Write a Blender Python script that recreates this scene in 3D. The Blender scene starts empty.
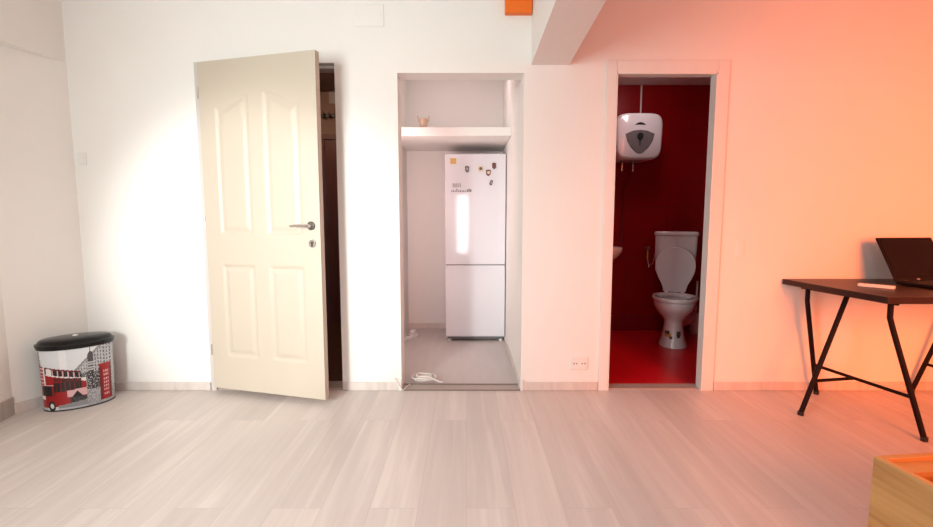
import bpy, bmesh, math, random
from mathutils import Vector, Matrix
random.seed(7)
S = bpy.context.scene
C = S.collection
PI = math.pi
H = 1.157; PITCH = math.radians(5.71); FP = 470.0
cp, sp = math.cos(PITCH), math.sin(PITCH)

def ray(px, py):
    a = (px-466.5)/FP; b = (263.5-py)/FP
    return Vector((a, cp+b*sp, -sp+b*cp))
def onY(px, py, Y):
    d = ray(px, py); t = Y/d.y
    return Vector((d.x*t, Y, H+d.z*t))
def onZ(px, py, z=0):
    d = ray(px, py); t = (z-H)/d.z
    return Vector((d.x*t, d.y*t, z))

# ------------------------------------------------------------------ materials
def mat(name, col, rough=0.5, metal=0.0, spec=0.5, noise=0.0, nscale=8.0, coat=0.0, bump=0.0, bscale=60.0, stretch=None):
    m = bpy.data.materials.new(name); m.use_nodes = True
    nt = m.node_tree; b = nt.nodes['Principled BSDF']
    b.inputs['Base Color'].default_value = (*col, 1)
    b.inputs['Roughness'].default_value = rough
    b.inputs['Metallic'].default_value = metal
    b.inputs['Specular IOR Level'].default_value = spec
    b.inputs['Coat Weight'].default_value = coat
    b.inputs['Coat Roughness'].default_value = 0.08
    tc = nt.nodes.new('ShaderNodeTexCoord'); mp = nt.nodes.new('ShaderNodeMapping')
    nt.links.new(tc.outputs['Object'], mp.inputs[0])
    if stretch: mp.inputs['Scale'].default_value = stretch
    n = nt.nodes.new('ShaderNodeTexNoise'); n.inputs['Scale'].default_value = nscale; n.inputs['Detail'].default_value = 5
    nt.links.new(mp.outputs[0], n.inputs['Vector'])
    cr = nt.nodes.new('ShaderNodeMapRange')
    cr.inputs['From Min'].default_value = 0.3; cr.inputs['From Max'].default_value = 0.7
    cr.inputs['To Min'].default_value = 1-noise; cr.inputs['To Max'].default_value = 1.0
    nt.links.new(n.outputs['Fac'], cr.inputs['Value'])
    vm = nt.nodes.new('ShaderNodeVectorMath'); vm.operation = 'SCALE'
    vm.inputs[0].default_value = col
    nt.links.new(cr.outputs[0], vm.inputs['Scale']); nt.links.new(vm.outputs[0], b.inputs['Base Color'])
    if bump > 0:
        n2 = nt.nodes.new('ShaderNodeTexNoise'); n2.inputs['Scale'].default_value = bscale
        nt.links.new(mp.outputs[0], n2.inputs['Vector'])
        bp = nt.nodes.new('ShaderNodeBump'); bp.inputs['Strength'].default_value = bump; bp.inputs['Distance'].default_value = 0.004
        nt.links.new(n2.outputs['Fac'], bp.inputs['Height']); nt.links.new(bp.outputs[0], b.inputs['Normal'])
    return m

def plank_mat():
    m = bpy.data.materials.new('laminate_planks'); m.use_nodes = True
    nt = m.node_tree; L = nt.links.new; N = nt.nodes.new
    b = nt.nodes['Principled BSDF']
    tc = N('ShaderNodeTexCoord'); mp = N('ShaderNodeMapping'); mp.inputs['Rotation'].default_value = (0, 0, PI/2)
    L(tc.outputs['Object'], mp.inputs[0])
    br = N('ShaderNodeTexBrick'); br.offset = 0.37; br.offset_frequency = 2
    br.inputs['Scale'].default_value = 1.0
    br.inputs['Brick Width'].default_value = 1.29; br.inputs['Row Height'].default_value = 0.193
    br.inputs['Mortar Size'].default_value = 0.0012; br.inputs['Mortar Smooth'].default_value = 0.4
    br.inputs['Color1'].default_value = (0, 0, 0, 1); br.inputs['Color2'].default_value = (1, 1, 1, 1); br.inputs['Mortar'].default_value = (0.5, 0.5, 0.5, 1)
    L(mp.outputs[0], br.inputs['Vector'])
    # grain, stretched along the plank, shifted per plank
    sc = N('ShaderNodeVectorMath'); sc.operation = 'MULTIPLY'; sc.inputs[1].default_value = (0.9, 17, 1)
    L(mp.outputs[0], sc.inputs[0])
    ad = N('ShaderNodeVectorMath'); ad.operation = 'ADD'; L(sc.outputs[0], ad.inputs[0])
    ms = N('ShaderNodeVectorMath'); ms.operation = 'SCALE'; L(br.outputs['Color'], ms.inputs[0]); ms.inputs['Scale'].default_value = 13
    L(ms.outputs[0], ad.inputs[1])
    n = N('ShaderNodeTexNoise'); n.inputs['Scale'].default_value = 1.1; n.inputs['Detail'].default_value = 8; n.inputs['Roughness'].default_value = 0.62; n.inputs['Distortion'].default_value = 0.6
    L(ad.outputs[0], n.inputs['Vector'])
    ramp = N('ShaderNodeValToRGB'); e = ramp.color_ramp.elements
    e[0].position = 0.28; e[0].color = (0.60, 0.53, 0.50, 1)
    e[1].position = 0.78; e[1].color = (0.74, 0.675, 0.635, 1)
    k = ramp.color_ramp.elements.new(0.55); k.color = (0.66, 0.59, 0.555, 1)
    L(n.outputs['Fac'], ramp.inputs[0])
    # bright thin cathedral streaks
    n3 = N('ShaderNodeTexNoise'); n3.inputs['Scale'].default_value = 0.9; n3.inputs['Detail'].default_value = 3
    L(ad.outputs[0], n3.inputs['Vector'])
    st = N('ShaderNodeMapRange'); st.inputs['From Min'].default_value = 0.58; st.inputs['From Max'].default_value = 0.68; st.inputs['To Max'].default_value = 0.45
    L(n3.outputs['Fac'], st.inputs['Value'])
    mx0 = N('ShaderNodeMix'); mx0.data_type = 'RGBA'; L(st.outputs[0], mx0.inputs['Factor']); L(ramp.outputs[0], mx0.inputs[6]); mx0.inputs[7].default_value = (0.80, 0.74, 0.68, 1)
    # per plank tone
    sx = N('ShaderNodeSeparateColor'); L(br.outputs['Color'], sx.inputs[0])
    mr = N('ShaderNodeMapRange'); mr.inputs['To Min'].default_value = 0.93; mr.inputs['To Max'].default_value = 1.03
    L(sx.outputs[0], mr.inputs['Value'])
    vm = N('ShaderNodeVectorMath'); vm.operation = 'SCALE'; L(mx0.outputs[2], vm.inputs[0]); L(mr.outputs[0], vm.inputs['Scale'])
    mx = N('ShaderNodeMix'); mx.data_type = 'RGBA'; L(br.outputs['Fac'], mx.inputs['Factor']); L(vm.outputs[0], mx.inputs[6]); mx.inputs[7].default_value = (0.52, 0.46, 0.43, 1)
    L(mx.outputs[2], b.inputs['Base Color'])
    b.inputs['Roughness'].default_value = 0.42
    b.inputs['Specular IOR Level'].default_value = 0.4
    return m

def tile_mat(name, col, grout, w, h, rough, axis='XZ', bias=0.0):
    m = bpy.data.materials.new(name); m.use_nodes = True
    nt = m.node_tree; L = nt.links.new; N = nt.nodes.new
    b = nt.nodes['Principled BSDF']
    tc = N('ShaderNodeTexCoord'); mp = N('ShaderNodeMapping'); L(tc.outputs['Object'], mp.inputs[0])
    if axis == 'XZ': mp.inputs['Rotation'].default_value = (-PI/2, 0, 0)
    if axis == 'YZ': mp.inputs['Rotation'].default_value = (-PI/2, 0, -PI/2)
    br = N('ShaderNodeTexBrick'); br.offset = 0.0
    br.inputs['Scale'].default_value = 1; br.inputs['Brick Width'].default_value = w; br.inputs['Row Height'].default_value = h
    br.inputs['Mortar Size'].default_value = 0.002
    br.inputs['Color1'].default_value = (*col, 1); br.inputs['Color2'].default_value = (col[0]*1.12, col[1]*1.1, col[2]*1.1, 1); br.inputs['Mortar'].default_value = (*grout, 1)
    L(mp.outputs[0], br.inputs['Vector']); L(br.outputs['Color'], b.inputs['Base Color'])
    b.inputs['Roughness'].default_value = rough; b.inputs['Specular IOR Level'].default_value = 0.35
    return m

def wood_mat(name, c1, c2, rough=0.45, scale=(1.2, 22, 22)):
    m = bpy.data.materials.new(name); m.use_nodes = True
    nt = m.node_tree; L = nt.links.new; N = nt.nodes.new
    b = nt.nodes['Principled BSDF']
    tc = N('ShaderNodeTexCoord'); mp = N('ShaderNodeMapping'); mp.inputs['Scale'].default_value = scale; L(tc.outputs['Object'], mp.inputs[0])
    n = N('ShaderNodeTexNoise'); n.inputs['Scale'].default_value = 1.0; n.inputs['Detail'].default_value = 6; n.inputs['Distortion'].default_value = 1.2
    L(mp.outputs[0], n.inputs['Vector'])
    r = N('ShaderNodeValToRGB'); e = r.color_ramp.elements; e[0].position = .32; e[1].position = .68; e[0].color = (*c1, 1); e[1].color = (*c2, 1)
    L(n.outputs['Fac'], r.inputs[0]); L(r.outputs[0], b.inputs['Base Color']); b.inputs['Roughness'].default_value = rough
    return m

M = {}
M['wall'] = mat('white_wall_paint', (0.86, 0.83, 0.80), 0.75, spec=0.2, noise=0.02, nscale=3, bump=0.06, bscale=90)
M['trim'] = mat('painted_casing', (0.82, 0.77, 0.74), 0.55, spec=0.3, noise=0.02, nscale=6)
M['frame'] = mat('door_frame_paint', (0.60, 0.54, 0.52), 0.5, spec=0.3, noise=0.03, nscale=6)
M['base'] = wood_mat('pale_skirting', (0.62, 0.54, 0.51), (0.72, 0.65, 0.61), 0.5, (14, 14, 2))
M['basegrey'] = wood_mat('grey_skirting', (0.42, 0.38, 0.35), (0.50, 0.46, 0.42), 0.5, (14, 14, 2))
M['floor'] = plank_mat()
M['nichefloor'] = mat('niche_grey_laminate', (0.56, 0.50, 0.48), 0.4, noise=0.08, nscale=3, stretch=(6, 1, 1))
M['door'] = mat('cream_door_paint', (0.555, 0.475, 0.39), 0.42, noise=0.02, nscale=5)
M['chrome'] = mat('chrome', (0.72, 0.72, 0.72), 0.22, metal=1.0, noise=0.03)
M['darkchrome'] = mat('dark_nickel', (0.18, 0.17, 0.16), 0.3, metal=1.0, noise=0.03)
M['brass'] = mat('worn_brass', (0.55, 0.33, 0.10), 0.35, metal=1.0, noise=0.1)
M['fridge'] = mat('white_fridge_enamel', (0.70, 0.69, 0.73), 0.07, coat=0.6, noise=0.01)
M['seal'] = mat('grey_rubber_seal', (0.18, 0.17, 0.18), 0.6, noise=0.1)
M['dark'] = mat('black_plastic', (0.014, 0.013, 0.014), 0.4, noise=0.1)
M['lid'] = mat('glossy_black_lid', (0.008, 0.008, 0.009), 0.2, spec=0.25, coat=0.15, noise=0.05)
M['plastic'] = mat('white_plastic', (0.82, 0.80, 0.77), 0.35, noise=0.02)
M['ceramic'] = mat('white_ceramic', (0.78, 0.74, 0.75), 0.10, coat=0.6, noise=0.01)
M['orange'] = mat('orange_paint', (0.88, 0.16, 0.004), 0.5, noise=0.02)
M['redwall'] = tile_mat('dark_red_wall_tile', (0.27, 0.002, 0.003), (0.13, 0.003, 0.006), 0.40, 0.25, 0.32, 'XZ')
M['redwall2'] = tile_mat('dark_red_side_tile', (0.27, 0.002, 0.003), (0.13, 0.003, 0.006), 0.40, 0.25, 0.32, 'YZ')
M['redfloor'] = tile_mat('red_floor_tile', (0.55, 0.006, 0.012), (0.34, 0.006, 0.012), 0.42, 0.42, 0.30, 'XY')
M['redskirt'] = mat('red_skirting_tile', (0.26, 0.004, 0.008), 0.28, noise=0.1)
M['desk'] = mat('black_brown_desk', (0.030, 0.012, 0.010), 0.38, spec=0.3, noise=0.25, nscale=4, stretch=(1, 12, 12))
M['leg'] = mat('black_powder_coat', (0.010, 0.004, 0.004), 0.55, spec=0.15, noise=0.1)
M['laptop'] = mat('black_laptop_shell', (0.008, 0.003, 0.003), 0.45, spec=0.15, noise=0.1)
M['screen'] = mat('switched_off_screen', (0.008, 0.002, 0.002), 0.25, spec=0.12, noise=0.02)
M['pine'] = wood_mat('varnished_pine', (0.50, 0.25, 0.08), (0.76, 0.45, 0.17), 0.35, (16, 1.0, 16))
M['pineedge'] = wood_mat('varnished_pine_edge', (0.55, 0.28, 0.08), (0.68, 0.38, 0.13), 0.35, (3, 3, 3))
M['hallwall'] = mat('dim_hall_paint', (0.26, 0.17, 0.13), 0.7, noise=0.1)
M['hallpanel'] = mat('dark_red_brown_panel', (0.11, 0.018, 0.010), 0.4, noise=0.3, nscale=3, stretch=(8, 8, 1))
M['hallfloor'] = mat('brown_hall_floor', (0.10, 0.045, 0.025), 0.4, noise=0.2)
M['shield'] = mat('grey_emblem', (0.17, 0.15, 0.15), 0.4, noise=0.15, nscale=40)
M['yellow'] = mat('yellow_label', (0.70, 0.46, 0.14), 0.5, noise=0.15, nscale=60)
M['ink'] = mat('dark_grey_print', (0.10, 0.08, 0.08), 0.5, noise=0.1)
M['ink2'] = mat('mid_grey_print', (0.36, 0.33, 0.33), 0.5, noise=0.1)
M['brown'] = mat('brown_magnet', (0.12, 0.06, 0.045), 0.4, noise=0.3, nscale=90)
M['maroon'] = mat('maroon_magnet', (0.20, 0.045, 0.045), 0.4, noise=0.3, nscale=90)
M['cream'] = mat('cream_magnet', (0.75, 0.62, 0.42), 0.5, noise=0.2, nscale=90)
M['greyblue'] = mat('blue_grey_cloth', (0.10, 0.13, 0.17), 0.8, noise=0.2)
M['tan'] = mat('amber_glass_candle', (0.72, 0.52, 0.38), 0.3, noise=0.2)
M['threshold'] = mat('threshold_strip', (0.44, 0.36, 0.33), 0.35, noise=0.1, stretch=(1, 20, 20))
M['tstrip'] = mat('threshold_dark_line', (0.22, 0.18, 0.16), 0.4, noise=0.1)
M['cable'] = mat('white_cable', (0.80, 0.74, 0.70), 0.4, noise=0.05)
M['redpipe'] = mat('red_painted_pipe', (0.20, 0.012, 0.012), 0.25, noise=0.1)

# ------------------------------------------------------------------ mesh helpers
def obj(name, bm, m, parent=None, smooth=False, bevel=0.0, seg=2):
    me = bpy.data.meshes.new(name)
    bmesh.ops.recalc_face_normals(bm, faces=bm.faces)
    bm.to_mesh(me); bm.free()
    mats = m if isinstance(m, (list, tuple)) else [m]
    for x in mats: me.materials.append(x)
    o = bpy.data.objects.new(name, me); C.objects.link(o)
    if parent: o.parent = parent
    if bevel > 0:
        b = o.modifiers.new('bevel', 'BEVEL'); b.width = bevel; b.segments = seg; b.limit_method = 'ANGLE'; b.angle_limit = math.radians(40)
        smooth = True
    if smooth:
        for p in me.polygons: p.use_smooth = True
        try:
            me.set_sharp_from_angle(angle=math.radians(40))
        except Exception: pass
    return o
def thing(name, label, cat, loc=(0, 0, 0), rz=0, group=None):
    o = bpy.data.objects.new(name, None); C.objects.link(o); o.empty_display_size = 0.1
    o.location = loc; o.rotation_euler = (0, 0, rz); o['label'] = label; o['category'] = cat
    if group: o['group'] = group
    return o
def tag(o, label, cat, group=None):
    o['label'] = label; o['category'] = cat
    if group: o['group'] = group
    return o
def struct(name, bm, m, parent=None, **k):
    o = obj(name, bm, m, parent, **k)
    if not parent: o['kind'] = 'structure'
    return o
def B(): return bmesh.new()
def box(bm, x0, x1, y0, y1, z0, z1, mi=0):
    v = [bm.verts.new(p) for p in ((x0,y0,z0),(x1,y0,z0),(x1,y1,z0),(x0,y1,z0),(x0,y0,z1),(x1,y0,z1),(x1,y1,z1),(x0,y1,z1))]
    for f in ((0,3,2,1),(4,5,6,7),(0,1,5,4),(1,2,6,5),(2,3,7,6),(3,0,4,7)):
        bm.faces.new([v[i] for i in f]).material_index = mi
    return bm
def prism(bm, pts, z0, z1):
    a = [bm.verts.new((x, y, z0)) for x, y in pts]; b = [bm.verts.new((x, y, z1)) for x, y in pts]
    n = len(pts); bm.faces.new(a[::-1]); bm.faces.new(b)
    for i in range(n): bm.faces.new((a[i], a[(i+1) % n], b[(i+1) % n], b[i]))
    return bm
def prismY(bm, pts, y0, y1):   # outline in x,z
    a = [bm.verts.new((x, y0, z)) for x, z in pts]; b = [bm.verts.new((x, y1, z)) for x, z in pts]
    n = len(pts); bm.faces.new(a); bm.faces.new(b[::-1])
    for i in range(n): bm.faces.new((a[i], b[i], b[(i+1) % n], a[(i+1) % n]))
    return bm
def tube(bm, pts, r, seg=12, caps=True):
    pts = [Vector(p) for p in pts]; rings = []
    up = None
    for i, p in enumerate(pts):
        t = (pts[min(i+1, len(pts)-1)]-pts[max(i-1, 0)]).normalized()
        if up is None:
            up = t.orthogonal().normalized()
        else:
            up = (up-t*up.dot(t)).normalized()
        s = t.cross(up)
        rr = r[i] if isinstance(r, (list, tuple)) else r
        rings.append([bm.verts.new(p+(up*math.cos(2*PI*k/seg)+s*math.sin(2*PI*k/seg))*rr) for k in range(seg)])
    for a, b in zip(rings, rings[1:]):
        for k in range(seg): bm.faces.new((a[k], a[(k+1) % seg], b[(k+1) % seg], b[k]))
    if caps: bm.faces.new(rings[0][::-1]); bm.faces.new(rings[-1])
    return bm
def sup(n, rx, ry, e=2.0, front=1.0):
    out = []
    for k in range(n):
        t = 2*PI*k/n; c, s = math.cos(t), math.sin(t)
        out.append((rx*math.copysign(abs(c)**(2/e), c), ry*math.copysign(abs(s)**(2/e), s)))
    return out
def loft(bm, rings, n=40, cap0=True, cap1=True):
    """rings: (cx,cy,z,rx,ry,exp)"""
    R = []
    for cx, cy, z, rx, ry, e in rings:
        R.append([bm.verts.new((cx+x, cy+y, z)) for x, y in sup(n, rx, ry, e)])
    for a, b in zip(R, R[1:]):
        for k in range(n): bm.faces.new((a[k], a[(k+1) % n], b[(k+1) % n], b[k]))
    if cap0: bm.faces.new(R[0][::-1])
    if cap1: bm.faces.new(R[-1])
    return bm
def disc(bm, c, r, ax, t, seg=24):
    """short cylinder along axis"""
    ax = Vector(ax).normalized(); c = Vector(c)
    return tube(bm, [c, c+ax*t], r, seg)

# ------------------------------------------------------------------ room shell
WY = 3.05; WT = 0.08
CEIL = 2.62
zi = lambda px, py: onY(px, py, WY).z
xi = lambda px, py: onY(px, py, WY).x
# openings on the back wall plane
D1 = (xi(197, 225)-0.00, (xi(334, 65)+xi(343, 386))/2, zi(270, 62.5))
NX0, NX1, NZ = (xi(398, 74)+xi(401, 386))/2, (xi(524, 74)+xi(521, 386))/2, zi(460, 73)
BX0, BX1, BZ = -.010+(xi(616.5, 74)+xi(610, 389))/2, (xi(715, 74)+xi(703.6, 389))/2, zi(660, 73.5)
D1 = ((xi(194, 63)+xi(212.5, 387))/2+0.035, D1[1], D1[2])
CL = onZ(93, 390); CL.y = WY                      # back left corner
CO = onZ(14, 414)                                 # outer corner of the left wall stub
CF = onZ(0, 421.5); dF = (CF-CO).normalized(); CE = CO+dF*2.6
XR = 3.75
bm = B()
LX = CL.x-0.25
f = [(LX, D1[0], 0, CEIL), (D1[0], D1[1], D1[2], CEIL), (D1[1], NX0, 0, CEIL), (NX0, NX1, NZ, CEIL), (NX1, BX0, 0, CEIL), (BX0, BX1, BZ, CEIL), (BX1, XR, 0, CEIL)]
for a, b, c, d in f: box(bm, a, b, WY, WY+WT, c, d)
struct('wall_back', bm, M['wall'])
bm = B()
box(bm, -3.6, XR, -1.2, WY+WT, -0.05, 0.0)
struct('floor', bm, M['floor'])
bm = B(); box(bm, -3.6, XR, -1.2, WY+WT, CEIL, CEIL+0.06); struct('ceiling', bm, M['wall'])
bm = B(); box(bm, XR, XR+0.08, -1.2, WY+WT, 0, CEIL); struct('wall_right', bm, M['wall'])
# left wall: stub then the next stretch
def strip_wall(p0, p1, th, z0, z1):
    d = (p1-p0); n = Vector((-d.y, d.x, 0)).normalized()
    if n.x > 0: n = -n
    a, b = p0+n*th, p1+n*th
    return prism(B(), [(p0.x, p0.y), (p1.x, p1.y), (b.x, b.y), (a.x, a.y)], z0, z1)
struct('wall_left', strip_wall(CL, CO, 0.12, 0, CEIL), M['wall'])
struct('wall_left_front', strip_wall(CO, CE, 0.12, 0, CEIL), M['wall'])
# skirting of the left walls (proud of the wall)
def skirt(p0, p1, th, z1):
    d = (p1-p0); n = Vector((-d.y, d.x, 0)).normalized()
    if n.x < 0: n = -n
    a, b = p0+n*th, p1+n*th
    return prism(B(), [(p0.x, p0.y), (p1.x, p1.y), (b.x, b.y), (a.x, a.y)], 0, z1)
struct('baseboard_left', skirt(CL, CO, 0.012, 0.06), M['base'])
struct('baseboard_left_front', skirt(CO+dF*0.005, CE, 0.010, 0.105), M['basegrey'])
# back wall skirting
for i, (a, b) in enumerate([(CL.x, D1[0]-0.04), (D1[1]+0.002, NX0-0.015), (NX1+0.015, BX0-0.065), (BX1+0.075, XR)]):
    bm = B(); box(bm, a, b, WY-0.014, WY, 0, 0.058)
    struct('baseboard_back' if i == 0 else 'baseboard_back.%03d' % i, bm, M['base'], bevel=0.004)
# beam over the left wall
zb = 0
p = onY(66, 62.6, WY); zb = p.z
q = onZ(0, 40, zb)
d = (q-p).normalized(); q2 = p+d*3.2
bm = prism(B(), [(p.x, p.y), (q2.x, q2.y), (q2.x-0.9, q2.y), (p.x-0.5, p.y)], zb, CEIL)
struct('trim_1', bm, M['wall'])
# deep beam crossing the room
a0, a1 = onY(531.3, 65, WY), onY(569, 65, WY); zz = (a0.z+a1.z)/2
b0, b1 = onZ(556, 0, zz), onZ(606.5, 0, zz)
e0 = a0+(b0-a0)*2.6; e1 = a1+(b1-a1)*2.6
bm = prism(B(), [(a0.x, WY), (a1.x, WY), (e1.x, e1.y), (e0.x, e0.y)], zz, CEIL)
struct('trim_2', bm, M['trim'])

# ------------------------------------------------------------------ niche room with the fridge
NB = 4.80; NL = -0.60
bm = B(); box(bm, NL-0.08, NX1+0.08, NB, NB+0.08, 0, CEIL); struct('wall_niche_back', bm, M['wall'])
bm = B(); box(bm, NX1, NX1+0.08, WY+WT, NB, 0, CEIL); struct('wall_niche_right', bm, M['wall'])
bm = B(); box(bm, NL-0.08, NL, WY+0.16, NB, 0, CEIL); box(bm, NL-0.08, NX0, WY+WT, WY+0.16, 0, CEIL); struct('wall_niche_left', bm, M['wall'])
bm = B(); box(bm, NX0, NX1, WY+WT, WY+0.16, NZ, CEIL); struct('wall_niche_head', bm, M['wall'])
bm = B(); box(bm, NL-0.08, NX1+0.08, WY+WT, NB+0.08, -0.05, 0.0); struct('floor_niche', bm, M['nichefloor'])
bm = B(); box(bm, NL-0.08, NX1+0.08, WY+0.16, NB+0.08, 2.50, 2.55); struct('ceiling_niche', bm, M['wall'])
bm = B(); box(bm, NL, NX1, NB-0.012, NB, 0, 0.055); struct('baseboard_niche', bm, M['base'])
bm = B(); box(bm, NX1-0.010, NX1, WY+0.02, NB-0.012, 0, 0.05); struct('baseboard_niche_right', bm, M['base'])
# shelf slab
SY = 3.90
sz1, sz0 = onY(460, 127, SY).z, onY(460, 135.8, SY).z
bm = B(); box(bm, NL, NX1, SY, NB, sz0, sz1)
struct('trim_3', bm, M['wall'], bevel=0.004)
# threshold: two slim rails with a pale strip between
bm = B(); box(bm, NX0, NX1, WY-0.01, WY+0.085, 0, 0.006, 0)
box(bm, NX0, NX1, WY+0.078, WY+0.092, 0, 0.012, 1); box(bm, NX0, NX1, WY-0.016, WY-0.008, 0, 0.007, 1)
struct('trim_4', bm, [M['threshold'], M['tstrip']])
# small white end caps of the skirting at the opening
for i, x in enumerate((NX0-0.008, NX1+0.006)):
    bm = B(); box(bm, x-0.010, x+0.010, WY-0.02, WY, 0, 0.075); struct('trim_5' if i == 0 else 'trim_6', bm, M['plastic'], bevel=0.003)

# ------------------------------------------------------------------ bathroom
TB = 4.72; TR = 2.42; TLX = 0.80; y0 = WY+WT
bm = B(); box(bm, TLX-0.08, TR+0.08, TB, TB+0.08, 0, 2.55); struct('wall_bathroom_back', bm, M['redwall'])
bm = B(); box(bm, TR, TR+0.08, y0, TB, 0, 2.55); struct('wall_bathroom_right', bm, M['redwall2'])
bm = B(); box(bm, TLX-0.08, TLX, y0, TB, 0, 2.55); struct('wall_bathroom_left', bm, M['redwall2'])
bm = B(); box(bm, TLX, BX0-.05, y0, y0+0.03, 0, 2.42); box(bm, BX1+.05, TR, y0, y0+0.03, 0, 2.42); box(bm, BX0-.05, BX1+.05, y0, y0+0.03, BZ+.05, 2.42)
struct('wall_bathroom_front', bm, M['redwall'])
bm = B(); box(bm, TLX-0.08, TR+0.08, y0, TB+0.08, -0.05, 0.0); struct('floor_bathroom', bm, M['redfloor'])
bm = B(); box(bm, TLX-0.08, TR+0.08, y0, TB+0.08, 2.43, 2.55); struct('ceiling_bathroom', bm, M['wall'])
bm = B(); box(bm, TLX, TR, TB-0.014, TB, 0, 0.157); struct('baseboard_bathroom', bm, M['redskirt'], bevel=0.003)
bm = B(); box(bm, BX0, BX1, WY+0.01, y0+0.02, 0, 0.008); struct('trim_7', bm, M['threshold'])
# door casing of the bathroom opening
bm = B()
box(bm, BX0-0.062, BX0, WY-0.014, WY, 0, BZ+0.078); box(bm, BX1, BX1+0.072, WY-0.014, WY, 0, BZ+0.078); box(bm, BX0, BX1, WY-0.014, WY, BZ, BZ+0.078)
struct('trim_8', bm, M['trim'], bevel=0.003)
bm = B(); box(bm, BX1-0.010, BX1, WY-0.014, WY+0.05, 0, BZ); box(bm, BX0, BX0+0.006, WY-0.014, WY+0.05, 0, BZ); box(bm, BX0, BX1, WY-0.014, WY+0.05, BZ-0.006, BZ)
struct('trim_9', bm, M['plastic'])

# ------------------------------------------------------------------ hallway behind the open door
HB = 5.07; hx0, hx1 = -2.3, NL-0.10
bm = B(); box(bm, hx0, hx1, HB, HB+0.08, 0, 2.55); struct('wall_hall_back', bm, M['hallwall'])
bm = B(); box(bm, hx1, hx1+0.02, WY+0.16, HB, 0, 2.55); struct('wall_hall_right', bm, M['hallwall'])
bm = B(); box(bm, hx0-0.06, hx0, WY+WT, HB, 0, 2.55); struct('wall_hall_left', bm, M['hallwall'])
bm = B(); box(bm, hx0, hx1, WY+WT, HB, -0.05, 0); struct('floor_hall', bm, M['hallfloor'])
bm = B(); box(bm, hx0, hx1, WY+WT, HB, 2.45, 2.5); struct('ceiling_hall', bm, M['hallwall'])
# tall dark panelling with moulded frames
bm = B(); zt = onY(330, 135, HB).z
box(bm, hx0, hx1, HB-0.03, HB, 0, zt); box(bm, hx0, hx1, HB-0.05, HB, zt-0.05, zt)
x = hx0+0.05
while x < hx1-0.3:
    box(bm, x, x+0.04, HB-0.045, HB-0.03, 0.08, zt-0.05); x += 0.36
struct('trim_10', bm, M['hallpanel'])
# frame of the door opening
bm = B()
box(bm, D1[0]-0.035, D1[0], WY-0.010, WY+WT+0.06, 0, D1[2]); box(bm, D1[0]-0.035, D1[1], WY+0.002, WY+WT+0.06, D1[2]-0.004, D1[2]+0.03)
box(bm, D1[0], D1[1], WY+0.05, WY+WT+0.06, D1[2]-0.022, D1[2]-0.004)
box(bm, D1[1], D1[1]+0.02, WY+WT, WY+WT+0.06, 0, D1[2])
struct('trim_11', bm, M['frame'], bevel=0.002)
bm = B(); box(bm, D1[0], D1[1], WY+0.0, WY+WT+0.06, 0, 0.012); struct('trim_12', bm, M['threshold'])

# ------------------------------------------------------------------ open panelled door leaf
hinge = Vector((D1[0]+0.022, WY-0.016, 0.040))
fe = onZ(325.5, 400.0, 0.040)                       # free bottom corner on the floor
LH = D1[2]-0.055
dv = fe-hinge; dv.z = 0
LW = math.sqrt(dv.length**2-0.04**2)          # the near bottom corner of the leaf touches that floor point
ang = math.atan2(dv.y, dv.x)+math.atan2(0.04, LW)
print('LEAF', LW, math.degrees(ang))
door = bpy.data.objects.new('door_1', None); C.objects.link(door); door['kind'] = 'structure'
door.location = hinge; door.rotation_euler = (0, 0, ang)
door['label'] = 'cream four-panel interior door standing half open'
T = 0.04
# front face as a height field: moulded grooves round four raised panels
def sd_box(u, v, x0, x1, z0, z1):
    cx, cz = (x0+x1)/2, (z0+z1)/2
    qx, qz = abs(u-cx)-(x1-x0)/2, abs(v-cz)-(z1-z0)/2
    return math.hypot(max(qx, 0), max(qz, 0))+min(max(qx, qz), 0)
PL = (0.145*LW, 0.425*LW); PR = (0.565*LW, 0.85*LW)
low = (0.225, 0.81); up = (1.010, 1.85)
def sdf(u, v):
    best = 9
    for k, (x0, x1) in enumerate((PL, PR)):
        best = min(best, sd_box(u, v, x0, x1, *low))
        t = (u-x0)/(x1-x0); t = min(1, max(0, t))
        if k == 1: t = 1-t
        top = up[1]-0.07+0.07*(0.5-0.5*math.cos(PI*min(1, max(0, (t-0.05)/0.9))))    # cathedral sweep rising to the middle
        best = min(best, sd_box(u, v, x0, x1, up[0], top)*(0.8 if v > top-0.12 else 1))
    return best
def prof(s):
    # s<0 inside the panel; groove at the border, raised field inside
    if s > 0.004: return 0.0
    s = -s
    if s < 0.014: return 0.0090*math.sin(min(1, (s+0.004)/0.018)*PI/2)
    if s < 0.040: return 0.0090*(1-(s-0.014)/0.026)+0.0005
    return 0.0005
bm = B(); nu, nv = 108, 262
g = []
for j in range(nv+1):
    v = LH*j/nv
    g.append([bm.verts.new((LW*i/nu, -T+prof(sdf(LW*i/nu, v)), v)) for i in range(nu+1)])
for j in range(nv):
    for i in range(nu): bm.faces.new((g[j][i], g[j][i+1], g[j+1][i+1], g[j+1][i]))
bk = [bm.verts.new(p) for p in ((0, 0, 0), (LW, 0, 0), (LW, 0, LH), (0, 0, LH))]
bm.faces.new(bk[::-1])
bm.faces.new([bk[1], bk[2]]+[g[j][nu] for j in range(nv, -1, -1)])
bm.faces.new([bk[3], bk[0]]+[g[j][0] for j in range(0, nv+1)])
bm.faces.new([bk[0], bk[1]]+g[0][::-1]); bm.faces.new([bk[2], bk[3]]+g[nv])
leaf = obj('door_leaf', bm, M['door'], door, smooth=True)
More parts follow.
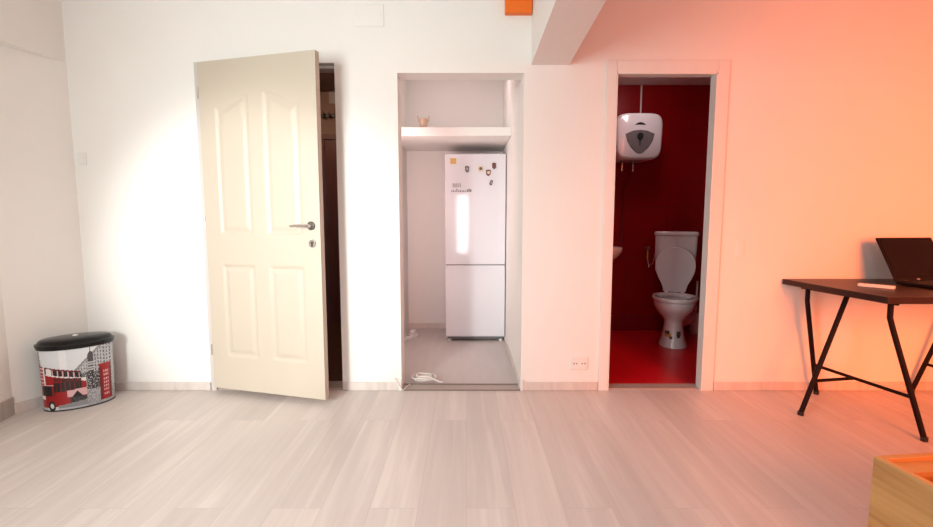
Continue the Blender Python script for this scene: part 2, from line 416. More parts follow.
# handle
hz = 1.062; hx = LW-0.058
hd = obj('door_handle', disc(B(), (hx, -T, hz), 0.026, (0, -1, 0), 0.009, 28), M['darkchrome'], door, bevel=0.002)
tube_b = tube(B(), [(hx, -T-0.006, hz), (hx, -T-0.045, hz), (hx-0.012, -T-0.056, hz), (hx-0.05, -T-0.058, hz+0.002), (hx-0.108, -T-0.052, hz-0.002)], [0.010, 0.010, 0.0105, 0.009, 0.0075], 14)
o = obj('handle_lever', tube_b, M['chrome'], hd, smooth=True)
lk = obj('lock', disc(B(), (hx+0.004, -T, hz-0.105), 0.025, (0, -1, 0), 0.007, 28), M['chrome'], door, bevel=0.002)
bm = B(); disc(bm, (hx+0.004, -T-0.004, hz-0.100), 0.0085, (0, -1, 0), 0.007, 16); box(bm, hx, hx+0.008, -T-0.011, -T-0.004, hz-0.125, hz-0.10)
obj('keyhole', bm, M['darkchrome'], lk)
for z in (0.22, 1.05, LH-0.22):
    obj('hinge', tube(B(), [(-0.003, -T-0.002, z), (-0.003, -T-0.002, z+0.07)], 0.005, 12), M['chrome'], door, smooth=True)

# ------------------------------------------------------------------ oval waste bin with printed picture
def col(c): return tuple(((x/255)/12.92 if x/255 <= 0.04045 else (((x/255)+0.055)/1.055)**2.4) for x in c)
BC = {'sky': (222, 226, 230), 'sky2': (236, 238, 240), 'red': (160, 18, 22), 'dred': (112, 14, 20), 'white': (235, 228, 226), 'blk': (28, 26, 28), 'dgr': (72, 72, 76), 'gr': (140, 142, 146), 'lgr': (188, 190, 194), 'pink': (222, 178, 182), 'green': (104, 112, 104)}
bk_ = list(BC); BM = [mat('print_'+k, col(BC[k]), 0.32, coat=0.3, noise=0.03, nscale=30) for k in bk_]
BI = {k: i for i, k in enumerate(bk_)}
rnd = random.Random(3)
NZc = [[rnd.random() for _ in range(90)] for _ in range(200)]
def paint(u, v, i, j):
    c = 'sky2' if abs(u-0.38) < 0.05 and v > .55 else 'sky'
    r = NZc[i % 200][j % 90]
    sky = 0.50+(u-0.40)*1.05 if u > .40 else 0
    if u > 0.40 and v < min(sky, 0.96) and v < 0.98:
        # street facades
        c = 'lgr'
        if (u*28) % 1 < 0.42 and ((v+0.25*u)*17) % 1 < 0.6: c = 'dgr'
        if v > sky-0.04: c = 'gr'
        if r > .85: c = 'gr'
    if 0.70 < u < 0.775 and v < 0.90-((u-.7375)*9)**2*.6: c = 'dgr' if v > .74 or (v*24) % 1 > .5 else 'lgr'
    if 0.733 < u < 0.742 and .88 < v < .96: c = 'blk'
    if 0.56 < u < 0.84 and 0.27 < v < 0.56 and r > 0.25: c = 'dgr' if r < .7 else 'blk'
    if u > .55 and v < .27: c = 'gr' if r > .4 else 'lgr'
    if u < 0.07 and 0.66 < v < 0.95 and r > .3 and u < .07*(1.6-v): c = 'green'
    # phone box
    if 0.84 < u < 0.975 and 0.05 < v < 0.66:
        c = 'dred' if u < .87 or u > .955 else 'red'
        if .88 < u < .945 and .12 < v < .56 and (v*16) % 1 < .55 and (u*45) % 1 < .6: c = 'pink'
        if v > .61: c = 'red'
    # bus
    top = 0.73-0.21*u; bot = 0.03+0.13*u
    if 0.02 < u < 0.66 and bot < v < top and not (u > 0.60 and v > 0.50):
        c = 'red'
        w = v-(-0.20*u)
        if v > top-0.03: c = 'dred'
        if u > .10 and 0.615 < w < 0.70: c = 'blk' if (u*14) % 1 > .22 else 'pink'
        if .13 < u < .21 and .60 < w < .71: c = 'white'
        if .595 < w < .615 or (.56 < w < .60 and u > .5): c = 'white' if u > .12 else 'dred'
        if .23 < u < .60 and .50 < v+0.12*u < .56: c = 'dred' if r > .4 else 'blk'
        if .22 < u < .60 and .28+0.05*u < v < .47-0.05*u: c = 'blk' if (u*16) % 1 > .25 else 'dred'
        if .40 < u < .66 and .20 < v < .29+.05*u: c = 'pink'
        if .44 < u < .66 and bot < v < .185: c = 'dgr' if r > .3 else 'blk'
        if .085 < u < .11 and v > .38: c = 'white'
        if .03 < u < .085 and v > .42 and (v*18) % 1 < .35: c = 'pink'
        if .04 < u < .22 and .24 < v < .40: c = 'blk'
        if .04 < u < .22 and .40 < v < .42: c = 'pink'
        if .19 < u < .215 and .24 < v < .40: c = 'red'
        if u < .08 and .18 < v < .24: c = 'white'
    if .46 < u < .62 and .19 < v < .19+.10*(1-abs(u-.54)/.08): c = 'blk'
    dd = math.hypot((u-.17)*1.5, v-.075)
    if dd < .085: c = 'blk'
    if dd < .04: c = 'white'
    if .26 < u < .66 and v <= bot+.012: c = 'gr' if v > .03 else 'lgr'
    if u < .10 and v < .05: c = 'lgr'
    return BI[c]
RA, RB, BH = 0.180, 0.115, 0.378
bcx, bcy = onZ(85, 401).x, 2.83
bin_ = thing('waste_bin', 'oval waste bin with black lid and red double-decker bus picture in the left corner', 'bin', (bcx, bcy, 0), math.radians(36))
bm = B(); n, mrows = 340, 84; rows = []
# angle range of the picture: front half, from -180-ish to 0 (local -y faces the room)
for j in range(mrows+1):
    v = j/mrows; s = 0.955+0.045*v
    rows.append([bm.verts.new((RA*s*math.cos(2*PI*k/n), RB*s*math.sin(2*PI*k/n), 0.006+v*BH)) for k in range(n)])
for j in range(mrows):
    for k in range(n):
        fa = bm.faces.new((rows[j][k], rows[j][(k+1) % n], rows[j+1][(k+1) % n], rows[j+1][k]))
        th = (2*PI*(k+.5)/n)           # pi..2pi is the front
        if th >= PI*0.93:
            u = ((1-math.cos((th-PI*0.97)/(PI*1.0)*PI))/2) if PI*.97 < th < PI*1.97 else (0.0 if th <= PI*.97 else 1.0)
            fa.material_index = paint(u, (j+.5)/mrows, k, j)
        else: fa.material_index = paint(((th/PI)*0.9), (j+.5)/mrows, k, j) if 0.2 < th else BI['lgr']
bm.faces.new(rows[0][::-1]); bm.faces.new(rows[-1])
obj('bin_body', bm, BM, bin_, smooth=True)
bm = B(); loft(bm, [(0, 0, 0.0, RA*.965, RB*.965, 2), (0, 0, 0.008, RA*.965, RB*.965, 2)], 64); obj('base_ring', bm, M['dark'], bin_, smooth=True)
bm = B()
z = 0.006+BH
loft(bm, [(0,0,z-.012,RA+.006,RB+.006,2), (0,0,z+.010,RA+.012,RB+.012,2), (0,0,z+.016,RA+.012,RB+.012,2), (0,0,z+.019,RA+.003,RB+.003,2), (0,0,z+.034,RA-.006,RB-.006,2), (0,0,z+.040,RA-.016,RB-.016,2), (0,0,z+.046,RA*.55,RB*.55,2), (0,0,z+.047,RA*.1,RB*.1,2)], 72)
lid = obj('bin_lid', bm, M['lid'], bin_, smooth=True)
obj('lid_button', disc(B(), (0, 0, z+.044), 0.014, (0, 0, 1), 0.006), M['plastic'], lid, smooth=True)

# ------------------------------------------------------------------ fridge
FYf = 4.28
fx0, fx1 = onY(445.5, 300, FYf).x, onY(505, 300, FYf).x
ftop = onY(475, 153.5, FYf).z; gap = onY(475, 265, FYf).z
fr = thing('refrigerator', 'tall white fridge freezer with two doors inside the alcove', 'refrigerator', ((fx0+fx1)/2, FYf, 0), 0)
W2 = (fx1-fx0)/2
bm = B(); box(bm, -W2, W2, 0.055, 0.50, 0.02, ftop-0.004); obj('body', bm, M['fridge'], fr, bevel=0.006)
bm = B(); box(bm, -W2, W2, 0, 0.05, gap+0.004, ftop); obj('upper_door', bm, M['fridge'], fr, bevel=0.008, seg=3)
bm = B(); box(bm, -W2, W2, 0, 0.05, 0.045, gap-0.004); obj('lower_door', bm, M['fridge'], fr, bevel=0.008, seg=3)
bm = B(); box(bm, -W2+.01, W2-.01, 0.01, 0.056, gap-.012, gap+.012); obj('door_seal', bm, M['seal'], fr)
bm = B(); box(bm, -W2+.015, W2-.015, 0.03, 0.06, 0.018, 0.045); obj('kick_plate', bm, M['seal'], fr)
for sx in (-1, 1):
    obj('foot', disc(B(), (sx*(W2-.035), 0.05, 0.0), 0.018, (0, 0, 1), 0.022, 16), M['plastic'], fr, smooth=True)
    obj('foot', disc(B(), (sx*(W2-.035), 0.45, 0.0), 0.018, (0, 0, 1), 0.022, 16), M['dark'], fr, smooth=True)
# print on the door
def fp(px, py): return onY(px, py, FYf)
bm = B(); q = fp(454.5, 186); 
for k, (w, h) in enumerate(((1, 1), (1, .7), (1, 1), (.8, .8), (1, 1))):
    x = fp(452.6+k*1.75, 186).x-fr.location.x; box(bm, x, x+.0125*w, -.0008, 0.001, fp(0, 187.3).z, fp(0, 183.2).z-(1-h)*.01)
obj('brand_print', bm, M['ink2'], fr)
bm = B()
hs = [.5, .6, .45, 1, .5, .7, .45, .6, .4, .8, 1, .9]
for k, h in enumerate(hs):
    x = fp(451.3+k*1.72, 190).x-fr.location.x; z0 = fp(0, 192).z
    box(bm, x, x+(.010 if k > 8 else .008), -.0008, 0.001, z0, z0+.028*h)
obj('model_print', bm, M['ink'], fr)
bm = B(); a, b = fp(450.3, 164), fp(456.3, 158.2)
box(bm, a.x, b.x, FYf-.0015, FYf, a.z, b.z)
o = tag(obj('energy_sticker', bm, M['yellow']), 'small yellow sticker at the top left of the fridge door', 'sticker')
bm = B()
for k in range(3):
    zq = a.z+.010+k*.014; box(bm, a.x+.006, b.x-.008, FYf-.0022, FYf-.0014, zq, zq+.005)
obj('printed_lines', bm, M['pineedge'], o)
def magnet(name, px, py, shape, m1, m2, label):
    c = fp(px, py); c.y = FYf
    bm = B(); pts = [(c.x+x*.001, c.z+z*.001) for x, z in shape]
    prismY(bm, pts, FYf-.007, FYf-.0002)
    o = tag(obj(name, bm, m1, bevel=.0015), label, 'magnet', 'magnets on the fridge door')
    bm = B(); pts = [(c.x+x*.00055+.002, c.z+z*.0005) for x, z in shape]
    prismY(bm, pts, FYf-.0088, FYf-.0066); obj('motif', bm, m2, o)
magnet('fridge_magnet', 467, 169, [(-18,22),(0,28),(18,20),(17,-18),(4,-32),(-14,-18)], M['ink'], M['ink2'], 'grey crest-shaped fridge magnet, leftmost in the row on the door')
magnet('fridge_magnet.001', 480.5, 168.6, [(-20,20),(-8,26),(20,22),(24,-4),(20,-26),(-18,-26),(-24,0)], M['cream'], M['ink'], 'cream fridge magnet with dark top, between the grey one and the maroon one')
magnet('fridge_magnet.002', 488.3, 172.8, [(-22,24),(-4,28),(22,26),(20,-10),(2,-30),(-18,-18)], M['maroon'], M['cream'], 'maroon fridge magnet with a pale centre, in the middle of the cluster of dark ones')
magnet('fridge_magnet.003', 494, 166, [(-18,24),(0,30),(19,22),(18,-16),(0,-30),(-17,-14)], M['brown'], M['maroon'], 'brown shield fridge magnet nearest the top right corner of the door')
magnet('fridge_magnet.004', 491, 182.6, [(-16,-8),(-4,18),(10,26),(17,10),(8,-22),(-8,-26)], M['brown'], M['ink2'], 'small brown oval fridge magnet, lowest of the group on the door')

# glass jar candle on the shelf
c = onY(423.5, 126.5, SY+0.10)
cup = thing('candle_glass', 'small amber glass candle holder on the alcove shelf', 'candle holder', (c.x, SY+0.10, sz1), 0)
bm = B(); loft(bm, [(0,0,0,.024,.024,2), (0,0,.004,.028,.028,2), (0,0,.085,.036,.036,2), (0,0,.085,.032,.032,2), (0,0,.01,.024,.024,2)], 28, True, True); obj('glass', bm, M['tan'], cup, smooth=True)
bm = B(); loft(bm, [(0,0,.012,.023,.023,2), (0,0,.05,.027,.027,2)], 24); obj('wax', bm, M['cream'], cup, smooth=True)
for k in (-1, 1):
    obj('handle', tube(B(), [(k*.030, 0, .055), (k*.044, 0, .075), (k*.046, 0, .110)], .004, 8), M['tan'], cup, smooth=True)

# coil of white cable across the threshold
c = onZ(425, 380, 0.01)
pts = []
for k in range(0, 150):
    t = k/149; a = t*2*PI*3.4+2.4
    r = 0.062+0.014*math.sin(a*0.55)
    pts.append((c.x+r*math.cos(a)*1.08+.012*math.sin(t*7), c.y+0.9*r*math.sin(a)+.012*math.cos(t*5), 0.018+0.010*(t*3.4)+0.003*math.sin(a*3)))
pts += [(c.x+.10+.01*k, c.y-.055-.002*k, .016) for k in range(1, 4)]
tag(obj('cable_coil', tube(B(), pts, .0055, 8), M['cable'], smooth=True), 'coil of thin white cable lying on the alcove threshold', 'cable')
p0 = onZ(406, 377); p0.z = .02
pts = [(onY(394, 378, WY-.02)), (onY(397, 382, WY-.022)), (onY(399.5, 385.5, WY-.03)), (NX0+.012, WY-.028, .006), (NX0+.03, WY+.02, .016), (NX0+.05, WY+.06, .018)]
tag(obj('cable_end', tube(B(), pts, .0035, 8), M['cable'], smooth=True), 'short loose white wire curling round the left foot of the alcove opening', 'cable')
# white power strip by the left wall of the alcove
c = onZ(408.5, 340); 
ps = thing('power_strip', 'white power strip lying on the alcove floor against its left wall', 'power strip', (c.x-.005, c.y+.02, 0), math.radians(62))
bm = B(); box(bm, -.13, .13, -.028, .028, 0, .038); obj('casing', bm, M['plastic'], ps, bevel=.006)
for k in (-1, 0, 1):
    obj('socket', disc(B(), (k*.07, 0, .036), .019, (0, 0, 1), .003, 20), M['ink2'], ps)
bm = B(); box(bm, .05, .10, -.02, .02, .039, .075); pg = obj('plug', bm, M['plastic'], ps, bevel=.006)
obj('cord', tube(B(), [(.12, 0, .02), (.16, .01, .02), (.20, .05, .006), (.23, .10, .006)], .004, 8), M['cable'], ps, smooth=True)

# ------------------------------------------------------------------ toilet
tx, ty = 1.858, 4.14
th = -math.atan2(tx, ty)*0.92
to = thing('toilet', 'white toilet with raised lid in the dark red bathroom', 'toilet', (tx, ty, 0), th)
to.scale = (.98, 1, 1.045)
n = 48
def eggring(cy, rxf, ryf, z, sharp=2.0):
    out = []
    for k in range(n):
        t = 2*PI*k/n; c, s = math.cos(t), math.sin(t)
        rb = ryf*(0.80 if s > 0 else 1.0)
        out.append((rxf*c, cy+rb*s, z))
    return out
def ringloft(bm, R, cap0=True, cap1=True, close=False):
    V = [[bm.verts.new(p) for p in r] for r in R]
    pairs = list(zip(V, V[1:]))+([(V[-1], V[0])] if close else [])
    for a, b in pairs:
        m_ = len(a)
        for k in range(m_): bm.faces.new((a[k], a[(k+1) % m_], b[(k+1) % m_], b[k]))
    if not close:
        if cap0: bm.faces.new(V[0][::-1])
        if cap1: bm.faces.new(V[-1])
    return bm
# pedestal + bowl, local -y faces the room
R = [eggring(.06, .125, .175, 0), eggring(.06, .124, .173, .012), eggring(.055, .108, .155, .05), eggring(.05, .090, .135, .13), eggring(.045, .082, .125, .20), eggring(.04, .092, .135, .235),
     eggring(.03, .128, .17, .275), eggring(.015, .160, .205, .315), eggring(0, .178, .228, .355), eggring(0, .184, .236, .385), eggring(0, .184, .236, .400),
     eggring(0, .150, .198, .402), eggring(0, .135, .180, .37), eggring(.02, .10, .13, .30), eggring(.03, .05, .06, .25)]
obj('bowl', ringloft(B(), R), M['ceramic'], to, smooth=True)
bm = B(); box(bm, -.135, .135, .14, .32, .30, .402); obj('bowl_back', bm, M['ceramic'], to, bevel=.03, seg=4)
R = [eggring(0, .190, .243, .404), eggring(0, .197, .252, .416), eggring(0, .197, .252, .426), eggring(0, .190, .244, .436), eggring(0, .160, .210, .437), eggring(0, .132, .176, .424), eggring(0, .130, .174, .406)]
obj('seat', ringloft(B(), R, close=True), M['ceramic'], to, smooth=True)
# raised lid: egg outline standing up, leaning on the cistern
bm = B(); Lr = []
tilt = math.radians(8)
PF = [(0,.56),(.08,.58),(.18,.66),(.3,.82),(.45,.96),(.6,1.0),(.72,.96),(.82,.85),(.9,.68),(.96,.44),(1,.05)]
def interp(x):
    x = min(1, max(0, x))
    for (a_, b_), (c_, d_) in zip(PF, PF[1:]):
        if x <= c_: return b_+(d_-b_)*(x-a_)/(c_-a_)
    return PF[-1][1]
for dz, sc in ((0, .975), (.004, 1.0), (.016, 1.0), (.022, .97)):
    ring = []
    for k in range(n):
        t = 2*PI*k/n; c, s = math.cos(t), math.sin(t)
        h = .203+.203*s*sc; q_ = h/.406
        w = .178*interp(q_)
        y = .215+math.sin(tilt)*h+dz
        ring.append((w*math.copysign(1, c)*min(1, abs(c)*6)*sc, y, .435+h*math.cos(tilt)))
    Lr.append(ring)
obj('seat_lid', ringloft(bm, Lr), M['ceramic'], to, smooth=True)
for sx in (-1, 1): obj('lid_hinge', tube(B(), [(sx*.07-.015, .215, .428), (sx*.07+.015, .215, .428)], .013, 12), M['plastic'], to, smooth=True)
bm = B(); R = []
for z, w, dpt in ((.63, .170, .055), (.645, .180, .066), (.90, .188, .070), (.965, .190, .071)):
    R.append([(x, .375+y, z) for x, y in sup(n, w, dpt, 7)])
cis = obj('cistern', ringloft(bm, R), M['ceramic'], to, smooth=True); cis.location.z = -.03
bm = B(); R = []
for z, w, dpt in ((.967, .196, .077), (.972, .199, .080), (.990, .199, .080), (1.002, .188, .070)):
    R.append([(x, .375+y, z) for x, y in sup(n, w, dpt, 7)])
obj('cistern_lid', ringloft(bm, R), M['ceramic'], cis, smooth=True)
obj('flush_button', disc(B(), (0, .37, 1.0), .022, (0, 0, 1), .008), M['chrome'], cis, smooth=True)
obj('flush_pipe', tube(B(), [(0, .40, .66), (0, .40, .37), (0, .33, .34), (0, .28, .34)], .025, 14), M['plastic'], to, smooth=True)
obj('waste_pipe', tube(B(), [(.05, .24, .16), (.12, .34, .17), (.16, .42, .17)], .05, 16), M['plastic'], to, smooth=True)
# decals on the pedestal
def ped(zz, xx, w, h, m, nm='decal'):
    bm = B(); k = 6; vs = []
    for i in range(k+1):
        x = xx-w/2+w*i/k
        col_ = []
        for z in (zz-h/2, zz+h/2):
            t = (z-.05)/.08; rx = .108-.018*t; ry = .155-.020*t; cy = .055-.005*t
            y = cy-ry*math.sqrt(max(0, 1-(x/rx)**2))-.0015
            col_.append(bm.verts.new((x, y, z)))
        vs.append(col_)
    for a, b in zip(vs, vs[1:]): bm.faces.new((a[0], b[0], b[1], a[1]))
    return obj(nm, bm, m, to)
for a in ((.115, -.046, .030, .030, 'brown'), (.088, -.040, .042, .022, 'pineedge'), (.072, -.020, .020, .018, 'brown'), (.110, -.020, .016, .014, 'cream'), (.108, .036, .028, .030, 'ink'), (.082, .036, .022, .016, 'brown')):
    ped(a[0]+.015, a[1]*1.15, a[2]*1.25, a[3]*1.25, M[a[4]])
# fill valve on the cistern's left
c = onY(648, 247, TB-.06)
vt = thing('angle_valve', 'small brass water valve on the red wall left of the cistern', 'valve', (c.x, TB, c.z-.06), 0)
obj('valve_body', tube(B(), [(0, 0, .05), (0, -.05, .05), (0, -.055, .02), (0, -.055, -.06)], .012, 12), M['brass'], vt, smooth=True)
obj('valve_knob', disc(B(), (0, -.05, .05), .020, (0, -1, 0), .022, 14), M['chrome'], vt, smooth=True)
obj('hose', tube(B(), [(0, -.055, -.05), (.01, -.07, -.14), (.045, -.09, -.10), (.06, -.10, .02)], .006, 10), M['chrome'], vt, smooth=True)
# toilet brush and cleaning pipe to the right
c = onZ(695, 326)
br = thing('toilet_brush', 'white toilet brush in its holder to the right of the toilet', 'toilet brush', (2.26, 4.56, 0.0), 0)
bm = B(); loft(bm, [(0,0,0,.045,.045,2), (0,0,.01,.05,.05,2), (0,0,.20,.045,.045,2), (0,0,.215,.036,.036,2), (0,0,.20,.034,.034,2)], 28, True, False); obj('holder', bm, M['plastic'], br, smooth=True)
obj('brush_handle', tube(B(), [(0, 0, .02), (0, 0, .50), (0, 0, .53)], [.008, .009, .013], 12), M['plastic'], br, smooth=True)

# ------------------------------------------------------------------ water heater
yF = 4.40; c = onY(640, 136, yF)
wh = thing('water_heater', 'white square water heater with grey shield emblem on the red wall', 'water heater', (c.x, yF, c.z), 0)
hw = 0.215; hh = (onY(640, 112.5, yF).z-onY(640, 160, yF).z)/2
R = []
for y, s in ((.305, .93), (.29, 1.0), (.06, 1.0), (.025, .985), (.008, .95), (0, .88)):
    ring = []
    for k in range(n):
        x, z = sup(n, hw*s, hh*s, 5)[k]
        x *= 1.0-0.05*(z/hh)*-1 if False else 1.0+0.03*(z/hh)
        ring.append((x, y, z))
    R.append(ring)
obj('casing', ringloft(B(), R), M['ceramic'], wh, smooth=True)
sh = [(x*1.10, z) for x, z in [(-.120, .020), (-.060, .048), (0, .055), (.060, .048), (.120, .020), (.105, -.045), (.070, -.105), (.025, -.150), (0, -.158), (-.025, -.150), (-.070, -.105), (-.105, -.045)]]
em = obj('emblem', prismY(B(), sh, -.006, .004), M['shield'], wh, bevel=.002)
obj('dial', disc(B(), (0, -.005, .0), .028, (0, -1, 0), .012, 24), M['dark'], em, smooth=True)
bm = B(); prismY(bm, [(-.006, -.02), (.006, -.02), (.003, -.085), (-.003, -.085)], -.010, -.004); obj('pointer', bm, M['dark'], em)
obj('eyebrow_mark', prismY(B(), [(-.050, .098), (-.025, .118), (0, .124), (.025, .118), (.050, .098), (.02, .103), (-.02, .103)], -.005, .004), M['dark'], wh)
for px in (622, 633):
    x = onY(px, 165, yF+.1).x-c.x
    obj('fitting', tube(B(), [(x, .10, -hh+.005), (x, .10, -hh-.035)], .015, 14), M['darkchrome'], wh, smooth=True)
    obj('valve', tube(B(), [(x, .10, -hh-.03), (x, .10, -hh-.10)], .010, 12), M['chrome'], wh, smooth=True)
    obj('pipe', tube(B(), [(x, .10, -hh-.09), (x-.01, .24, -hh-.20), (x-.02, .305, -hh-.28), (x-.02, .305, -hh-.80)], .008, 10), M['redpipe'], wh, smooth=True)
px_ = onY(641.5, 100, TB-.02)
tag(obj('cable_duct', tube(B(), [(px_.x, TB-.008, c.z+hh*.8), (px_.x, TB-.008, 2.43)], .008, 8), M['plastic'], smooth=True), 'thin white cable duct running up from the water heater', 'cable duct')

# wash basin mostly behind the door jamb
c = onY(620, 248, 4.35)
ba = thing('washbasin', 'edge of a white washbasin beside the bathroom door jamb', 'washbasin', (c.x-.165, 4.42, c.z-.06), 0)
R = []
for z, s, dy in ((-.09, .45, .06), (-.06, .65, .03), (-.02, .85, .01), (.02, .97, .0), (.055, 1.0, 0), (.065, .98, 0), (.060, .90, 0), (.02, .72, .0), (-.03, .40, .02)):
    R.append([(x*s, y*s+dy, z) for x, y in sup(n, .205, .155, 2.2)])
obj('basin', ringloft(B(), R), M['ceramic'], ba, smooth=True)
bm = B(); box(bm, -.15, .15, .10, .30, -.04, .045); obj('wall_bracket', bm, M['ceramic'], ba, bevel=.01)
obj('faucet', tube(B(), [(0, .16, .04), (0, .16, .15), (0, .13, .18), (0, .05, .17), (0, .04, .15)], .012, 12), M['chrome'], ba, smooth=True)

# ------------------------------------------------------------------ desk
DZ = 0.753; TT = 0.034
dx0 = (onZ(781, 278.5, DZ).x); 
fl = onZ(888, 297.5, DZ)
dy0 = fl.y
desk = thing('desk', 'dark brown desk on black trestle legs against the coral-lit wall', 'desk', (dx0, WY-.012, 0), 0)
dep = WY-.012-dy0
bm = B(); prism(bm, [(0, 0), (1.45, 0), (1.45, -dep), (fl.x-dx0, -dep)], DZ-TT, DZ); obj('tabletop', bm, M['desk'], desk, bevel=.002)
O = desk.location
def L(v): return Vector(v)-Vector((O.x, O.y, 0))
def trestle(pts, foot, mirror=None):
    pass
tr = thing('tmp', '', '', (0, 0, 0)); bpy.data.objects.remove(tr)
UZ = DZ-TT-0.012
def seglegs(f1, t1, f2, t2, f3, t3, name='trestle'):
    # f1/t1 back bent leg, f2/t2 straight leg, f3/t3 front bent leg; top bar is the trestle itself
    ro = .0135
    top = tube(B(), [L((t1[0], t1[1]+.05, UZ)), L((t3[0], t3[1]-.04, UZ))], .013, 14)
    t = obj(name, top, M['leg'], desk, smooth=True)
    for f_, t_ in ((f1, t1), (f3, t3)):
        knee = (t_[0]+.002, t_[1], UZ-.085)
        kn2 = [t_[0]+(f_[0]-t_[0])*.10, t_[1]+(f_[1]-t_[1])*.08, UZ-.14]
        o = obj('leg', tube(B(), [L((t_[0], t_[1], UZ)), L(knee), L(kn2), L((f_[0], f_[1], .01))], ro, 14), M['leg'], t, smooth=True)
        obj('foot_cap', tube(B(), [L((f_[0]-(t_[0]-f_[0])*0, f_[1], 0)), L((f_[0], f_[1], .022))], .016, 14), M['dark'], t, smooth=True)
    obj('leg', tube(B(), [L((t2[0], t2[1], UZ)), L((f2[0], f2[1], .01))], ro, 14), M['leg'], t, smooth=True)
    obj('foot_cap', tube(B(), [L((f2[0], f2[1], 0)), L((f2[0], f2[1], .022))], .016, 14), M['dark'], t, smooth=True)
    def at(f_, t_, z): k = z/UZ; return Vector((f_[0]+(t_[0]-f_[0])*k, f_[1]+(t_[1]-f_[1])*k, z))
    a, b = at(f1, t1, .20), at(f3, t3, .215)
    obj('crossbar', tube(B(), [L(a), L(b)], .0095, 12), M['leg'], t, smooth=True)
    c2 = at(f2, t2, .20); mid = a.lerp(b, .46)
    obj('crossbar', tube(B(), [L(c2), L(mid)], .0095, 12), M['leg'], t, smooth=True)
    return t
def XY(v): return (v.x, v.y)
t1 = XY(onZ(808, 288, UZ)); t2 = XY(onZ(848, 294, UZ)); t3 = XY(onZ(891, 302, UZ))
f1 = XY(onZ(816, 394)); f2 = XY(onZ(800.5, 415)); f3 = XY(onZ(924, 441))
seglegs((f1[0], min(f1[1], WY-.03)), t1, f2, t2, f3, t3)
f4 = onZ(915.5, 393.5); s = f4.x
seglegs((s, WY-.035), (s+.16, t1[1]), (s+.52, f2[1]), (s+.26, t2[1]), (s-.02, f3[1]), (s+.16, t3[1]), 'trestle')

# laptop
lh = onZ(896, 281, DZ+.02)
lp = thing('laptop', 'open black laptop with dark screen on the desk', 'laptop', (lh.x-.01, lh.y-.01, DZ), math.radians(8))
bm = B(); box(bm, 0, .40, -.245, .0, .003, .022); ba_ = obj('keyboard_base', bm, M['laptop'], lp, bevel=.004)
bm = B()
for r_ in range(5):
    for k in range(14): box(bm, .03+k*.0245, .0505+k*.0245, -.05-r_*.021-.017, -.05-r_*.021, .0205, .0235)
obj('keys', bm, M['dark'], ba_)
bm = B(); box(bm, .12, .23, -.225, -.17, .0215, .0226); obj('touchpad', bm, M['dark'], ba_)
tilt = math.radians(29); hl = .292
bm = B(); box(bm, 0, .40, 0, .009, 0, hl); ld = obj('screen_lid', bm, M['laptop'], lp, bevel=.003)
ld.location = (0, -.002, .018); ld.rotation_euler = (-tilt, 0, 0)
bm = B(); box(bm, .014, .386, -.0012, .001, .030, hl-.014); obj('display', bm, M['screen'], ld)
bm = B(); box(bm, .150, .172, -.002, .001, .009, .016); obj('maker_mark', bm, M['chrome'], ld, bevel=.001)
for x in (.05, .28): obj('hinge', tube(B(), [(x, .0, .018), (x+.035, .0, .018)], .008, 12), M['dark'], lp, smooth=True)
# slim white remote
a, b = onZ(858, 286.0, DZ), onZ(895, 289.3, DZ); dd = b-a
rm = thing('remote_control', 'slim white remote control lying on the desk beside the laptop', 'remote', (a.x, a.y, DZ), math.atan2(dd.y, dd.x))
bm = B(); box(bm, 0, dd.length, -.018, .020, 0, .018); body = obj('casing', bm, M['plastic'], rm, bevel=.004, seg=3)
for k in range(3): obj('button', disc(B(), (.03+.025*k, .002, .017), .005, (0, 0, 1), .002, 12), M['ink2'], rm)

# ------------------------------------------------------------------ pine box in the near right corner
PZ = 0.36; pc = onZ(873.5, 455.5, PZ); pe = onZ(933, 486.5, PZ)
ax = Vector((pe.x-pc.x, pe.y-pc.y, 0)).normalized()
px0, py1 = pc.x, pc.y
bx = thing('wooden_box', 'open varnished pine box in the near right corner of the room', 'box', (px0, py1, 0), math.atan2(ax.y, ax.x)+PI/2)
Lb, Wb, tb = 1.05, 0.80, 0.024    # length runs toward the viewer (local -y), width to local +x
bm = B(); box(bm, 0, tb, -Lb, 0, 0, PZ); obj('side_board', bm, M['pine'], bx, bevel=.003)
bm = B(); box(bm, Wb-tb, Wb, -Lb, 0, 0, PZ); obj('side_board', bm, M['pine'], bx, bevel=.003)
bm = B(); box(bm, tb, Wb-tb, -tb, 0, 0, PZ); obj('end_board', bm, M['pineedge'], bx, bevel=.003)
bm = B(); box(bm, tb, Wb-tb, -Lb, -Lb+tb, 0, PZ); obj('end_board', bm, M['pineedge'], bx, bevel=.003)
bm = B(); box(bm, tb, Wb-tb, -.085, -tb, PZ-.035, PZ-.015); obj('inner_shelf', bm, M['pineedge'], bx, bevel=.002)
bm = B(); box(bm, tb, Wb-tb, -Lb+tb, -tb, 0.02, 0.04); obj('bottom_board', bm, M['dark'], bx)
ca = bx.matrix_basis
cl = thing('folded_cloth', 'blue-grey cloth folded inside the pine box', 'cloth', (0, 0, 0), 0)
bm = B()
for k in range(3): box(bm, .16+.01*k, .70-.01*k, -.75, -.13, .042+k*.09, .13+k*.09)
oc = obj('cloth_stack', bm, M['greyblue'], cl, bevel=.02, seg=3)
cl.location = (px0, py1, 0); cl.rotation_euler = bx.rotation_euler

